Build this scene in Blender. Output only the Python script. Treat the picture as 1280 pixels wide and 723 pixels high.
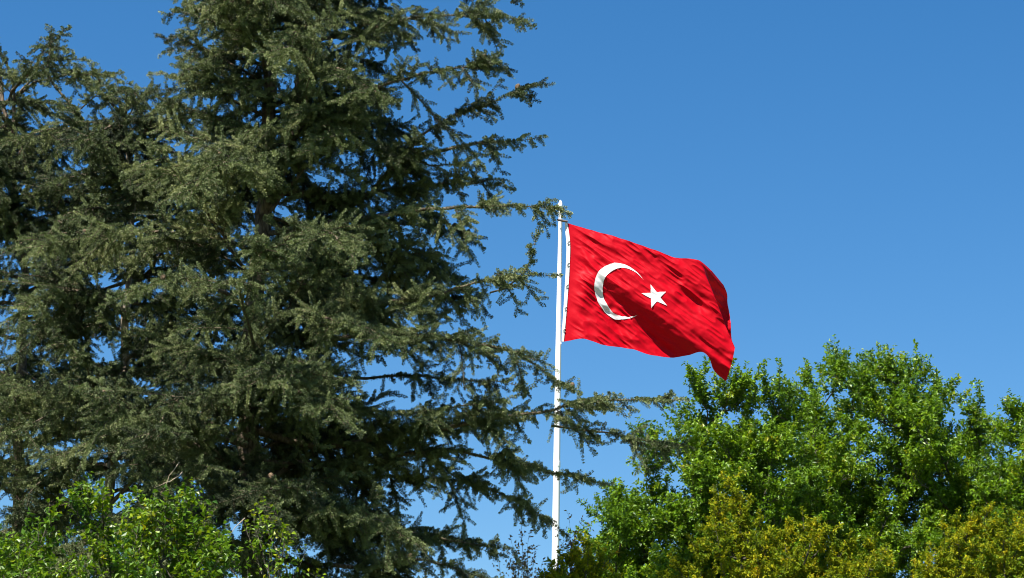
import bpy, math
import numpy as np
from math import radians as R

# ------------------------------------------------------------------ camera, sky, sun, exposure
for o in list(bpy.data.objects):
    bpy.data.objects.remove(o)
scene = bpy.context.scene
COL = scene.collection

CAM = np.array([0.0, 0.0, 1.6])
PITCH, ROLL, HFOV = R(15.0), R(1.15), R(24.0)
cam_data = bpy.data.cameras.new("camera")
cam_data.sensor_width = 36.0
cam_data.lens = 18.0 / math.tan(HFOV / 2)
cam_data.clip_end = 20000.0
cam_data.dof.use_dof = True
cam_data.dof.focus_distance = 30.5
cam_data.dof.aperture_fstop = 8.0
cam = bpy.data.objects.new("camera", cam_data)
COL.objects.link(cam)
from mathutils import Matrix, Vector
cam.matrix_world = (Matrix.Translation(Vector(CAM)) @ Matrix.Rotation(math.pi / 2 + PITCH, 4, 'X')
                    @ Matrix.Rotation(ROLL, 4, 'Z'))
scene.camera = cam

SUN_ELEV, SUN_AZ = R(57.0), R(219.0)      # azimuth clockwise from +Y
SUN_DIR = np.array([math.sin(SUN_AZ) * math.cos(SUN_ELEV), math.cos(SUN_AZ) * math.cos(SUN_ELEV), math.sin(SUN_ELEV)])
world = bpy.data.worlds.new("World")
scene.world = world
world.use_nodes = True
nt = world.node_tree
nt.nodes.clear()
sky = nt.nodes.new("ShaderNodeTexSky")
sky.sky_type = 'NISHITA'
sky.sun_disc = False
sky.sun_elevation = SUN_ELEV
sky.sun_rotation = SUN_AZ
sky.altitude = 300.0
sky.air_density = 1.0
sky.dust_density = 0.6
sky.ozone_density = 3.2
bg = nt.nodes.new("ShaderNodeBackground")
bg.inputs['Strength'].default_value = 0.0545
wo = nt.nodes.new("ShaderNodeOutputWorld")
hs = nt.nodes.new("ShaderNodeHueSaturation")
hs.inputs['Saturation'].default_value = 1.34
nt.links.new(sky.outputs[0], hs.inputs['Color'])
nt.links.new(hs.outputs[0], bg.inputs['Color'])
nt.links.new(bg.outputs[0], wo.inputs['Surface'])

sun_data = bpy.data.lights.new("sun", 'SUN')
sun_data.energy = 5.0
sun_data.angle = R(0.53)
sun_data.color = (1.0, 0.94, 0.85)
sun = bpy.data.objects.new("sun", sun_data)
COL.objects.link(sun)
sun.rotation_euler = Vector(SUN_DIR).to_track_quat('Z', 'Y').to_euler()

scene.cycles.filter_width = 1.0
scene.view_settings.view_transform = 'Standard'
scene.view_settings.look = 'None'
scene.view_settings.gamma = 1.0
scene.view_settings.exposure = 1.44
scene.view_settings.use_curve_mapping = False

# ------------------------------------------------------------------ helpers
M3 = np.array(cam.matrix_world.to_3x3())
CR, CU, CF = M3[:, 0], M3[:, 1], -M3[:, 2]
FPX = 640.0 / math.tan(HFOV / 2)


def pix(x, y, d):
    """World point seen at photograph pixel (x, y) and standing d metres away along +Y."""
    ray = CF + CR * ((x - 640.0) / FPX) + CU * ((361.5 - y) / FPX)
    return CAM + ray * (d / ray[1])


def unit(v):
    return v / (np.linalg.norm(v, axis=-1, keepdims=True) + 1e-9)


def make_mesh(name, V, F, mats, midx=None, tint=None, smooth=False):
    """V (n,3), F (m,3) or (m,4) ints."""
    V = np.asarray(V, dtype=np.float32)
    F = np.asarray(F, dtype=np.int32)
    me = bpy.data.meshes.new(name)
    k = F.shape[1]
    me.vertices.add(len(V))
    me.vertices.foreach_set("co", V.ravel())
    me.loops.add(F.size)
    me.loops.foreach_set("vertex_index", F.ravel())
    me.polygons.add(len(F))
    me.polygons.foreach_set("loop_start", np.arange(0, F.size, k, dtype=np.int32))
    me.polygons.foreach_set("loop_total", np.full(len(F), k, dtype=np.int32))
    for m in mats:
        me.materials.append(m)
    if midx is not None:
        me.polygons.foreach_set("material_index", np.asarray(midx, dtype=np.int32))
    me.update(calc_edges=True)
    if tint is not None:
        at = me.attributes.new("tint", 'FLOAT', 'FACE')
        at.data.foreach_set("value", np.asarray(tint, dtype=np.float32))
    me.polygons.foreach_set("use_smooth", np.full(len(F), smooth, dtype=bool))
    return me


def link(name, me, parent=None, base=None):
    o = bpy.data.objects.new(name, me)
    COL.objects.link(o)
    if parent is not None:
        o.parent = parent
    return o


def thing(name, label, category, loc, group=None):
    o = bpy.data.objects.new(name, None)
    o.empty_display_size = 0.3
    COL.objects.link(o)
    o.location = Vector(loc)
    o['label'] = label
    o['category'] = category
    if group:
        o['group'] = group
    return o


class Buf:
    """collects verts and faces of one arity"""
    def __init__(self):
        self.V, self.F, self.T, self.n = [], [], [], 0

    def add(self, V, F, tint=None):
        self.V.append(V)
        self.F.append(np.asarray(F) + self.n)
        self.n += len(V)
        if tint is not None:
            self.T.append(tint)

    def get(self):
        return np.concatenate(self.V), np.concatenate(self.F), (np.concatenate(self.T) if self.T else None)


def spline(pts, step):
    """Catmull-Rom through pts, resampled about every step metres."""
    P = np.asarray(pts, float)
    if len(P) == 2:
        P = np.array([P[0], (P[0] + P[1]) / 2, P[1]])
    Q = np.vstack([2 * P[0] - P[1], P, 2 * P[-1] - P[-2]])
    out = []
    for i in range(1, len(Q) - 2):
        p0, p1, p2, p3 = Q[i - 1], Q[i], Q[i + 1], Q[i + 2]
        n = max(2, int(np.linalg.norm(p2 - p1) / step))
        t = np.linspace(0, 1, n, endpoint=False)[:, None]
        out.append(0.5 * (2 * p1 + (p2 - p0) * t + (2 * p0 - 5 * p1 + 4 * p2 - p3) * t ** 2 + (3 * p1 - p0 - 3 * p2 + p3) * t ** 3))
    out.append(P[-1:])
    return np.vstack(out)


def frames(P):
    T = unit(np.gradient(P, axis=0))
    ref = np.where(np.abs(T[:, 2:3]) > 0.9, np.array([[1.0, 0, 0]]), np.array([[0, 0, 1.0]]))
    A = unit(np.cross(T, ref))
    B = np.cross(T, A)
    return T, A, B


def tube(buf, P, rad, sides=7, lump=0.0, rng=None):
    """tapered tube of quads with closed pointed end"""
    n = len(P)
    T, A, B = frames(P)
    # keep frames from flipping
    for i in range(1, n):
        a = A[i - 1] - T[i] * np.dot(A[i - 1], T[i])
        A[i] = a / (np.linalg.norm(a) + 1e-9)
        B[i] = np.cross(T[i], A[i])
    ang = np.arange(sides) / sides * 2 * math.pi
    rr = np.repeat(np.asarray(rad, float)[:, None], sides, 1)
    if lump and rng is not None:
        rr = rr * (1 + rng.normal(0, lump, rr.shape))
    V = P[:, None, :] + (A[:, None, :] * np.cos(ang)[None, :, None] + B[:, None, :] * np.sin(ang)[None, :, None]) * rr[:, :, None]
    V = V.reshape(-1, 3)
    i = np.arange(n - 1)[:, None] * sides
    j = np.arange(sides)[None, :]
    j2 = (j + 1) % sides
    F = np.stack([i + j, i + j2, i + sides + j2, i + sides + j], -1).reshape(-1, 4)
    buf.add(V, F)


def twig_tubes(buf, p0, a, b, r, segs=2):
    """many thin 3-sided tapered tubes: p(s) = p0 + a s + b s^2"""
    m = len(p0)
    if m == 0:
        return
    S = np.linspace(0, 1, segs + 1)
    T = unit(a)
    ref = np.where(np.abs(T[:, 2:3]) > 0.9, np.array([[1.0, 0, 0]]), np.array([[0, 0, 1.0]]))
    A = unit(np.cross(T, ref))
    B = np.cross(T, A)
    rings = []
    for s in S:
        c = p0 + a * s + b * s * s
        rr = (r * (1 - 0.8 * s))[:, None]
        for k in range(3):
            th = k * 2 * math.pi / 3
            rings.append(c + (A * math.cos(th) + B * math.sin(th)) * rr)
    V = np.stack(rings, 1)                      # m, (segs+1)*3, 3
    per = V.shape[1]
    f = []
    for q in range(segs):
        for k in range(3):
            k2 = (k + 1) % 3
            f.append([q * 3 + k, q * 3 + k2, q * 3 + 3 + k2, q * 3 + 3 + k])
    f = np.array(f)
    F = (np.arange(m)[:, None, None] * per + f[None]).reshape(-1, 4)
    buf.add(V.reshape(-1, 3), F)


def sample(p0, a, b, L, spacing, s0, rng):
    """points and tangents along many quadratic twigs"""
    n = np.maximum(1, (L * (1 - s0) / spacing).astype(int))
    idx = np.repeat(np.arange(len(L)), n)
    off = np.arange(len(idx)) - np.repeat(np.cumsum(n) - n, n)
    s = s0 + (1 - s0) * (off + rng.uniform(0.1, 1.0, len(idx))) / n[idx]
    s = np.clip(s, 0, 1)[:, None]
    P = p0[idx] + a[idx] * s + b[idx] * s * s
    T = unit(a[idx] + 2 * b[idx] * s)
    return P, T, idx, s[:, 0], off


# ------------------------------------------------------------------ materials
def mat(name):
    m = bpy.data.materials.new(name)
    m.use_nodes = True
    n = m.node_tree
    n.nodes.clear()
    return m, n


def ramp(n, stops, interp='LINEAR'):
    r = n.nodes.new("ShaderNodeValToRGB")
    r.color_ramp.interpolation = interp
    while len(r.color_ramp.elements) < len(stops):
        r.color_ramp.elements.new(0.5)
    for e, (p, c) in zip(r.color_ramp.elements, stops):
        e.position = p
        e.color = (*c, 1)
    return r


def leaf_material(name, stops, rough=0.5, trans=0.25, spec=0.4, noise_scale=1.2, noise_amt=0.5, tgain=1.6):
    """tint per leaf or tuft (attribute) + patchy noise over the tree, thin-leaf translucency"""
    m, n = mat(name)
    at = n.nodes.new("ShaderNodeAttribute")
    at.attribute_name = "tint"
    tc = n.nodes.new("ShaderNodeTexCoord")
    nz = n.nodes.new("ShaderNodeTexNoise")
    nz.inputs['Scale'].default_value = noise_scale
    nz.inputs['Detail'].default_value = 3
    n.links.new(tc.outputs['Object'], nz.inputs['Vector'])
    sub = n.nodes.new("ShaderNodeMath"); sub.operation = 'SUBTRACT'; sub.inputs[1].default_value = 0.5
    n.links.new(nz.outputs['Fac'], sub.inputs[0])
    mul = n.nodes.new("ShaderNodeMath"); mul.operation = 'MULTIPLY_ADD'
    mul.inputs[1].default_value = noise_amt * 2
    n.links.new(sub.outputs[0], mul.inputs[0])
    n.links.new(at.outputs['Fac'], mul.inputs[2])
    r = ramp(n, stops)
    n.links.new(mul.outputs[0], r.inputs[0])
    p = n.nodes.new("ShaderNodeBsdfPrincipled")
    p.inputs['Roughness'].default_value = rough
    p.inputs['Specular IOR Level'].default_value = spec
    n.links.new(r.outputs[0], p.inputs['Base Color'])
    tr = n.nodes.new("ShaderNodeBsdfTranslucent")
    g = n.nodes.new("ShaderNodeVectorMath"); g.operation = 'MULTIPLY'
    g.inputs[1].default_value = (tgain * 1.15, tgain, tgain * 0.5)
    n.links.new(r.outputs[0], g.inputs[0])
    n.links.new(g.outputs[0], tr.inputs['Color'])
    mx = n.nodes.new("ShaderNodeMixShader")
    mx.inputs[0].default_value = trans
    n.links.new(p.outputs[0], mx.inputs[1])
    n.links.new(tr.outputs[0], mx.inputs[2])
    out = n.nodes.new("ShaderNodeOutputMaterial")
    n.links.new(mx.outputs[0], out.inputs['Surface'])
    return m


def bark_material(name, dark, light, scale=9.0, bump=0.6):
    m, n = mat(name)
    tc = n.nodes.new("ShaderNodeTexCoord")
    mp = n.nodes.new("ShaderNodeMapping")
    mp.inputs['Scale'].default_value = (1.0, 1.0, 0.35)
    n.links.new(tc.outputs['Object'], mp.inputs['Vector'])
    v = n.nodes.new("ShaderNodeTexVoronoi")
    v.inputs['Scale'].default_value = scale * 2.2
    v.feature = 'DISTANCE_TO_EDGE'
    n.links.new(mp.outputs[0], v.inputs['Vector'])
    nz = n.nodes.new("ShaderNodeTexNoise")
    nz.inputs['Scale'].default_value = scale
    nz.inputs['Detail'].default_value = 6
    n.links.new(mp.outputs[0], nz.inputs['Vector'])
    add = n.nodes.new("ShaderNodeMath"); add.operation = 'MULTIPLY_ADD'
    add.inputs[1].default_value = 1.2
    n.links.new(v.outputs['Distance'], add.inputs[0])
    n.links.new(nz.outputs['Fac'], add.inputs[2])
    r = ramp(n, [(0.35, dark), (0.85, light)])
    n.links.new(add.outputs[0], r.inputs[0])
    p = n.nodes.new("ShaderNodeBsdfPrincipled")
    p.inputs['Roughness'].default_value = 0.9
    p.inputs['Specular IOR Level'].default_value = 0.15
    n.links.new(r.outputs[0], p.inputs['Base Color'])
    bp = n.nodes.new("ShaderNodeBump")
    bp.inputs['Strength'].default_value = bump
    bp.inputs['Distance'].default_value = 0.03
    n.links.new(add.outputs[0], bp.inputs['Height'])
    n.links.new(bp.outputs[0], p.inputs['Normal'])
    out = n.nodes.new("ShaderNodeOutputMaterial")
    n.links.new(p.outputs[0], out.inputs['Surface'])
    return m


def simple_material(name, color, rough=0.5, spec=0.4, vary=0.12, scale=3.0, metallic=0.0):
    m, n = mat(name)
    tc = n.nodes.new("ShaderNodeTexCoord")
    nz = n.nodes.new("ShaderNodeTexNoise")
    nz.inputs['Scale'].default_value = scale
    nz.inputs['Detail'].default_value = 5
    n.links.new(tc.outputs['Object'], nz.inputs['Vector'])
    c = np.array(color)
    r = ramp(n, [(0.3, tuple(c * (1 - vary))), (0.7, tuple(np.minimum(c * (1 + vary * 0.4), 0.95)))])
    n.links.new(nz.outputs['Fac'], r.inputs[0])
    p = n.nodes.new("ShaderNodeBsdfPrincipled")
    p.inputs['Roughness'].default_value = rough
    p.inputs['Specular IOR Level'].default_value = spec
    p.inputs['Metallic'].default_value = metallic
    n.links.new(r.outputs[0], p.inputs['Base Color'])
    out = n.nodes.new("ShaderNodeOutputMaterial")
    n.links.new(p.outputs[0], out.inputs['Surface'])
    return m


def cloth_material(name, color, trans_color, trans=0.3):
    m, n = mat(name)
    tc = n.nodes.new("ShaderNodeTexCoord")
    nz = n.nodes.new("ShaderNodeTexNoise")
    nz.inputs['Scale'].default_value = 2.0
    nz.inputs['Detail'].default_value = 8
    n.links.new(tc.outputs['Object'], nz.inputs['Vector'])
    c = np.array(color)
    r = ramp(n, [(0.3, tuple(c * 0.92)), (0.7, tuple(np.minimum(c * 1.04, 0.95)))])
    n.links.new(nz.outputs['Fac'], r.inputs[0])
    p = n.nodes.new("ShaderNodeBsdfPrincipled")
    p.inputs['Roughness'].default_value = 0.55
    p.inputs['Specular IOR Level'].default_value = 0.10
    n.links.new(r.outputs[0], p.inputs['Base Color'])
    nb = n.nodes.new("ShaderNodeTexNoise")
    nb.inputs['Scale'].default_value = 9.0
    nb.inputs['Detail'].default_value = 5
    n.links.new(tc.outputs['Object'], nb.inputs['Vector'])
    bp = n.nodes.new("ShaderNodeBump")
    bp.inputs['Strength'].default_value = 0.12
    bp.inputs['Distance'].default_value = 0.02
    n.links.new(nb.outputs['Fac'], bp.inputs['Height'])
    n.links.new(bp.outputs[0], p.inputs['Normal'])
    tr = n.nodes.new("ShaderNodeBsdfTranslucent")
    tr.inputs['Color'].default_value = (*trans_color, 1)
    mx = n.nodes.new("ShaderNodeMixShader")
    mx.inputs[0].default_value = trans
    n.links.new(p.outputs[0], mx.inputs[1])
    n.links.new(tr.outputs[0], mx.inputs[2])
    out = n.nodes.new("ShaderNodeOutputMaterial")
    n.links.new(mx.outputs[0], out.inputs['Surface'])
    return m


MAT = {
    'needle': leaf_material("cedar_needles", [(0.0, (0.0183, 0.0294, 0.0112)), (0.35, (0.0654, 0.0934, 0.0317)),
                                              (0.7, (0.1484, 0.1833, 0.0698)), (1.0, (0.2512, 0.2769, 0.1210))],
                            rough=0.55, trans=0.04, spec=0.28, noise_scale=1.6, noise_amt=0.5, tgain=1.2),
    'needle_grey': leaf_material("grey_cedar_needles", [(0.0, (0.0175, 0.0285, 0.0117)), (0.4, (0.0599, 0.0870, 0.0300)),
                                                        (0.75, (0.1313, 0.1655, 0.0584)), (1.0, (0.2264, 0.2591, 0.1002))],
                                 rough=0.55, trans=0.04, spec=0.28, noise_scale=1.3, noise_amt=0.55, tgain=1.2),
    'leaf': leaf_material("green_leaves", [(0.0, (0.0342, 0.0838, 0.0044)), (0.4, (0.0923, 0.1873, 0.0062)),
                                           (0.75, (0.1606, 0.2661, 0.0079)), (1.0, (0.3011, 0.2957, 0.0132))],
                          rough=0.42, trans=0.30, spec=0.35, noise_scale=0.9, noise_amt=0.4, tgain=1.5),
    'bright': leaf_material("bright_leaves", [(0.0, (0.0252, 0.0790, 0.0037)), (0.4, (0.0779, 0.1625, 0.0045)),
                                              (0.75, (0.1521, 0.2328, 0.0053)), (1.0, (0.2522, 0.2636, 0.0090))],
                            rough=0.42, trans=0.28, spec=0.35, noise_scale=1.6, noise_amt=0.45, tgain=1.5),
    'yellow': leaf_material("yellow_leaves", [(0.0, (0.0789, 0.1401, 0.0060)), (0.35, (0.2070, 0.2402, 0.0074)),
                                              (0.66, (0.3548, 0.3152, 0.0088)), (1.0, (0.3746, 0.1701, 0.0268))],
                            rough=0.7, trans=0.28, spec=0.12, noise_scale=2.6, noise_amt=0.55, tgain=1.4),
    'brownleaf': leaf_material("brown_leaves", [(0.0, (0.0864, 0.0476, 0.0408)), (0.5, (0.2016, 0.1360, 0.0680)),
                                                (1.0, (0.3744, 0.2720, 0.1360))],
                               rough=0.6, trans=0.2, spec=0.3),
    'bark': bark_material("cedar_bark", (0.035, 0.027, 0.02), (0.18, 0.14, 0.10)),
    'bark_pale': bark_material("pale_bark", (0.08, 0.068, 0.055), (0.32, 0.28, 0.22), scale=7),
    'twig': bark_material("twig_bark", (0.04, 0.03, 0.022), (0.15, 0.12, 0.085), scale=14),
    'bark_green': bark_material("smooth_grey_bark", (0.03, 0.028, 0.022), (0.11, 0.10, 0.075)),
    'dead': simple_material("bare_dead_wood", (0.36, 0.29, 0.21), 0.8, 0.2, 0.3, 12),
    'cone': simple_material("seed_cone_scales", (0.15, 0.105, 0.065), 0.75, 0.2, 0.35, 40),
    'white': simple_material("white_gloss_paint", (0.86, 0.86, 0.86), 0.35, 0.5, 0.05, 1.5),
    'rope': simple_material("dark_rope", (0.16, 0.13, 0.12), 0.8, 0.2, 0.25, 20),
    'concrete': simple_material("concrete", (0.36, 0.35, 0.33), 0.85, 0.2, 0.2, 5),
    'red': cloth_material("red_cloth", (0.45, 0.0006, 0.009), (0.55, 0.001, 0.007), 0.14),
    'whitecloth': cloth_material("white_cloth", (0.72, 0.72, 0.73), (0.6, 0.5, 0.5), 0.14),
}

# ------------------------------------------------------------------ ground
gm, gn = mat("grassy_ground")
gtc = gn.nodes.new("ShaderNodeTexCoord")
g1 = gn.nodes.new("ShaderNodeTexNoise"); g1.inputs['Scale'].default_value = 0.08; g1.inputs['Detail'].default_value = 8
g2 = gn.nodes.new("ShaderNodeTexNoise"); g2.inputs['Scale'].default_value = 6.0; g2.inputs['Detail'].default_value = 6
gn.links.new(gtc.outputs['Object'], g1.inputs['Vector'])
gn.links.new(gtc.outputs['Object'], g2.inputs['Vector'])
gadd = gn.nodes.new("ShaderNodeMath"); gadd.operation = 'MULTIPLY_ADD'; gadd.inputs[1].default_value = 0.5
gn.links.new(g2.outputs['Fac'], gadd.inputs[0]); gn.links.new(g1.outputs['Fac'], gadd.inputs[2])
gr = ramp(gn, [(0.5, (0.035, 0.06, 0.014)), (0.75, (0.075, 0.11, 0.025)), (0.95, (0.15, 0.13, 0.06))])
gn.links.new(gadd.outputs[0], gr.inputs[0])
gp = gn.nodes.new("ShaderNodeBsdfPrincipled"); gp.inputs['Roughness'].default_value = 0.95
gn.links.new(gr.outputs[0], gp.inputs['Base Color'])
gb = gn.nodes.new("ShaderNodeBump"); gb.inputs['Strength'].default_value = 0.6; gb.inputs['Distance'].default_value = 0.08
gn.links.new(g2.outputs['Fac'], gb.inputs['Height']); gn.links.new(gb.outputs[0], gp.inputs['Normal'])
go = gn.nodes.new("ShaderNodeOutputMaterial"); gn.links.new(gp.outputs[0], go.inputs['Surface'])
xs = np.concatenate([np.linspace(-6000, -200, 8), np.linspace(-150, 150, 40), np.linspace(200, 6000, 8)])
gx, gy = np.meshgrid(xs, xs + 40)
grng = np.random.default_rng(2)
gz = np.where((np.abs(gx) < 160) & (np.abs(gy) < 190), grng.normal(0, 0.03, gx.shape), 0)
GV = np.stack([gx, gy, gz], -1).reshape(-1, 3)
nn = len(xs)
ii, jj = np.meshgrid(np.arange(nn - 1), np.arange(nn - 1))
q = (jj * nn + ii).ravel()
ground = link("ground", make_mesh("ground", GV, np.stack([q, q + 1, q + nn + 1, q + nn], -1), [gm], smooth=True))
ground['kind'] = 'structure'
ground['label'] = 'grassy ground the trees and the flagpole stand on'


# ------------------------------------------------------------------ conifers
def needle_mesh(P, T, idx_tint, rng, n_needles, nlen, nwid, scale=None):
    """short rosettes of needles: P (m,3) anchors, T tangents"""
    m = len(P)
    N = n_needles
    Tr = np.repeat(T, N, 0)
    rad = rng.normal(0, 1, (m * N, 3))
    rad[:, 2] += 0.25
    rad = unit(rad - Tr * np.sum(rad * Tr, 1, keepdims=True))
    d = rad + Tr * rng.normal(0.45, 0.35, (m * N, 1))
    d = unit(d)
    c = np.repeat(P, N, 0)
    L = nlen * rng.uniform(0.65, 1.15, m * N)[:, None]
    if scale is not None:
        L = L * np.repeat(scale, N)[:, None]
    side = unit(np.cross(d, rng.normal(0, 1, (m * N, 3)))) * (nwid * 0.5)
    V = np.stack([c, c + d * L + side, c + d * L * 0.92 - side], 1).reshape(-1, 3)
    F = np.arange(m * N * 3, dtype=np.int32).reshape(-1, 3)
    t = np.repeat(idx_tint, N) + rng.normal(0, 0.05, m * N)
    return V, F, t


def limb_foliage(P, W, rng, dens=1.0, hang=0.2, bare=0.12):
    """side branches and branchlets of one cedar limb; returns quadratic twigs (p0,a,b,L,r,order)"""
    seg = np.linalg.norm(np.diff(P, axis=0), axis=1)
    arc = np.concatenate([[0], np.cumsum(seg)])
    L = arc[-1]
    T, _, _ = frames(P)
    n = int(L / 0.070 * dens)
    if n < 3:
        n = 3
    s = np.sort(rng.uniform(bare * L, L, n))
    s[-1] = L
    p0 = np.stack([np.interp(s, arc, P[:, k]) for k in range(3)], 1)
    t = unit(np.stack([np.interp(s, arc, T[:, k]) for k in range(3)], 1))
    S = unit(np.cross(t, np.array([0, 0, 1.0]) + rng.normal(0, 0.15, (n, 3))))
    U = np.cross(S, t)
    f = s / L
    side = np.where(np.arange(n) % 2 == 0, 1.0, -1.0)[:, None]
    ang = rng.normal(R(52), R(13), n)[:, None]
    ang[-1] = R(4)
    up = rng.normal(-0.02, 0.22, n)[:, None]
    hg = rng.random(n) < hang
    up[hg] -= rng.uniform(0.5, 1.3, hg.sum())[:, None]
    d = unit(t * np.cos(ang) + side * S * np.sin(ang) + U * up)
    prof = np.minimum(1, 0.35 + f * 2.2) * (1.04 - f) ** 0.5
    clump = np.clip(0.72 + 0.5 * np.sin(s / rng.uniform(0.10, 0.2) + rng.uniform(0, 6)) + 0.25 * np.sin(s / 0.06 + rng.uniform(0, 6)), 0.12, 1.4)
    ln = W * prof * clump * rng.uniform(0.5, 1.3, n) * 1.30 + 0.09
    ln[-1] = 0.22
    a = d * ln[:, None]
    b = np.zeros_like(a)
    b[:, 2] = ln * rng.normal(-0.10, 0.14, n)
    b += rng.normal(0, 0.06, b.shape) * ln[:, None]
    # third order
    pt, tt, ix, ss, off = sample(p0, a, b, ln, 0.058 / dens, 0.05, rng)
    m = len(pt)
    S2 = unit(np.cross(tt, np.array([0, 0, 1.0]) + rng.normal(0, 0.35, (m, 3))))
    U2 = np.cross(S2, tt)
    sd = np.where(off % 2 == 0, 1.0, -1.0)[:, None]
    an = rng.normal(R(50), R(14), m)[:, None]
    up2 = rng.normal(-0.05, 0.4, m)[:, None]
    hg2 = rng.random(m) < hang * 0.7
    up2[hg2] -= rng.uniform(0.4, 1.4, hg2.sum())[:, None]
    d2 = unit(tt * np.cos(an) + sd * S2 * np.sin(an) + U2 * up2)
    l2 = np.minimum(0.30, 0.50 * ln[ix] * (1.05 - 0.7 * ss)) * rng.uniform(0.4, 1.4, m) + 0.03
    a2 = d2 * l2[:, None]
    b2 = np.zeros_like(a2)
    b2[:, 2] = l2 * rng.normal(-0.04, 0.10, m)
    return (p0, a, b, ln), (pt, a2, b2, l2)


def cedar(name, label, group, base, stems, limbs, seed, mats, needle=(13, 0.033, 0.0068), hang=0.22, dens=1.0,
          tint=(0.43, 0.19), n_cones=0, dead=()):
    """stems: list of (points, r0, r1); limbs: list of (points, r0, W)"""
    rng = np.random.default_rng(seed)
    base = np.asarray(base, float)
    root = thing(name, label, "tree", base, group)
    tb = Buf()
    for pts, r0, r1 in stems:
        P = spline(pts, 0.18)
        P[1:-1] += rng.normal(0, 0.012, P[1:-1].shape)
        f = np.linspace(0, 1, len(P))
        tube(tb, P - base, r0 + (r1 - r0) * f, 12, 0.05, rng)
    V, F, _ = tb.get()
    trunk = link("trunk", make_mesh("trunk", V, F, [mats[1]], smooth=True), root)
    NB = Buf()
    cone_sites = []
    small = Buf()
    for li, (pts, r0, W) in enumerate(limbs):
        P = spline(pts, 0.12)
        k = len(P)
        wob = np.cumsum(np.cumsum(rng.normal(0, 0.008, P.shape), 0), 0) * 0.5 + np.cumsum(rng.normal(0, 0.014, P.shape), 0)
        wob -= np.linspace(0, 1, k)[:, None] * wob[-1]
        P = P + wob
        lb = Buf()
        f = np.linspace(0, 1, k)
        tube(lb, P - base, r0 * 0.68 * (1 - 0.9 * f), 7, 0.09, rng)
        s2, s3 = limb_foliage(P, W, rng, dens, hang)
        twig_tubes(lb, s2[0] - base, s2[1], s2[2], 0.004 + 0.011 * s2[3], 3)
        twig_tubes(lb, s3[0] - base, s3[1], s3[2], 0.0025 + 0.007 * s3[3], 1)
        V, F, _ = lb.get()
        if li < 80:
            link("limb", make_mesh("limb", V, F, [mats[2]], smooth=True), trunk)
        else:
            small.add(V, F)
        lt = rng.normal(tint[0], tint[1] * 0.6)
        t2 = lt + rng.normal(0, tint[1], len(s2[0]))
        for (p0, a, b, ln), sp, s0, tt in ((s2, 0.015, 0.10, t2), (s3, 0.0125, 0.0, None)):
            P3, T3, ix, ss, _ = sample(p0, a, b, ln, sp, s0, rng)
            tin = (lt + rng.normal(0, tint[1], len(p0)))[ix] + 0.18 * (ss - 0.5)
            v, fc, t = needle_mesh(P3 - base, T3, tin, rng, *needle, scale=1.1 - 0.5 * ss ** 2)
            NB.add(v, fc, t)
        sg = np.concatenate([[0], np.cumsum(np.linalg.norm(np.diff(P, axis=0), axis=1))])
        sl = rng.uniform(0.45 * sg[-1], sg[-1], int(sg[-1] / 0.02))
        Pl = np.stack([np.interp(sl, sg, P[:, c]) for c in range(3)], 1)
        Tl = unit(np.stack([np.interp(sl, sg, frames(P)[0][:, c]) for c in range(3)], 1))
        v, fc, t = needle_mesh(Pl - base, Tl, np.full(len(sl), lt) + rng.normal(0, tint[1], len(sl)), rng, *needle)
        NB.add(v, fc, t)
        if n_cones and rng.random() < 0.75:
            c = s2[0] + s2[1] * 0.45 + s2[2] * 0.2
            cone_sites += list(c[rng.choice(len(c), min(2, len(c)), replace=False)])
    if small.n:
        V, F, _ = small.get()
        link("twigs", make_mesh("twigs", V, F, [mats[2]], smooth=True), trunk)['kind'] = 'stuff'
    V, F, t = NB.get()
    link("crown", make_mesh("crown", V, F, [mats[0]], tint=np.clip(t, 0, 1)), root)
    if n_cones:
        cm = cone_mesh()
        pick = rng.permutation(len(cone_sites))[:n_cones]
        for i in pick:
            o = link("seed_cone", cm, root)
            o.location = Vector(cone_sites[i] - base + np.array([0, 0, 0.02]))
            o.rotation_euler = (rng.normal(0, 0.2), rng.normal(0, 0.2), rng.uniform(0, 6))
            sc = rng.uniform(0.85, 1.2)
            o.scale = (sc, sc, sc)
    for pts, r in dead:
        db = Buf()
        P = spline(pts, 0.06)
        P[1:] += np.cumsum(rng.normal(0, 0.006, P[1:].shape), 0)
        tube(db, P - base, r * (1 - 0.8 * np.linspace(0, 1, len(P))), 6, 0.05, rng)
        V, F, _ = db.get()
        o = link("dead_branch", make_mesh("dead_branch", V, F, [MAT['dead']], smooth=True), root)
        o['label'] = 'bare pale dead branch without needles'
    return root


_cone = []


def cone_mesh():
    """barrel-shaped upright cedar cone with rows of scales"""
    if _cone:
        return _cone[0]
    rows, sides = 12, 14
    prof = [(0.0, 0.006), (0.006, 0.018), (0.016, 0.025), (0.03, 0.029), (0.045, 0.029), (0.058, 0.026), (0.068, 0.019),
            (0.075, 0.010), (0.079, 0.003)]
    V, F = [], []
    z = np.linspace(0, 0.079, rows)
    r = np.interp(z, [p[0] for p in prof], [p[1] for p in prof])
    for i in range(rows):
        for k in range(sides):
            th = (k + 0.5 * (i % 2)) / sides * 2 * math.pi
            rr = r[i] * (1.0 + (0.09 if (k + i) % 2 else -0.05))
            V.append((rr * math.cos(th), rr * math.sin(th), z[i]))
    for i in range(rows - 1):
        for k in range(sides):
            F.append((i * sides + k, i * sides + (k + 1) % sides, (i + 1) * sides + (k + 1) % sides, (i + 1) * sides + k))
    _cone.append(make_mesh("seed_cone", np.array(V), np.array(F), [MAT['cone']]))
    return _cone[0]


def along(path, z):
    """point of a polyline at height z"""
    P = np.asarray(path)
    o = np.argsort(P[:, 2])
    return np.array([np.interp(z, P[o, 2], P[o, k]) for k in range(3)])


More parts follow.
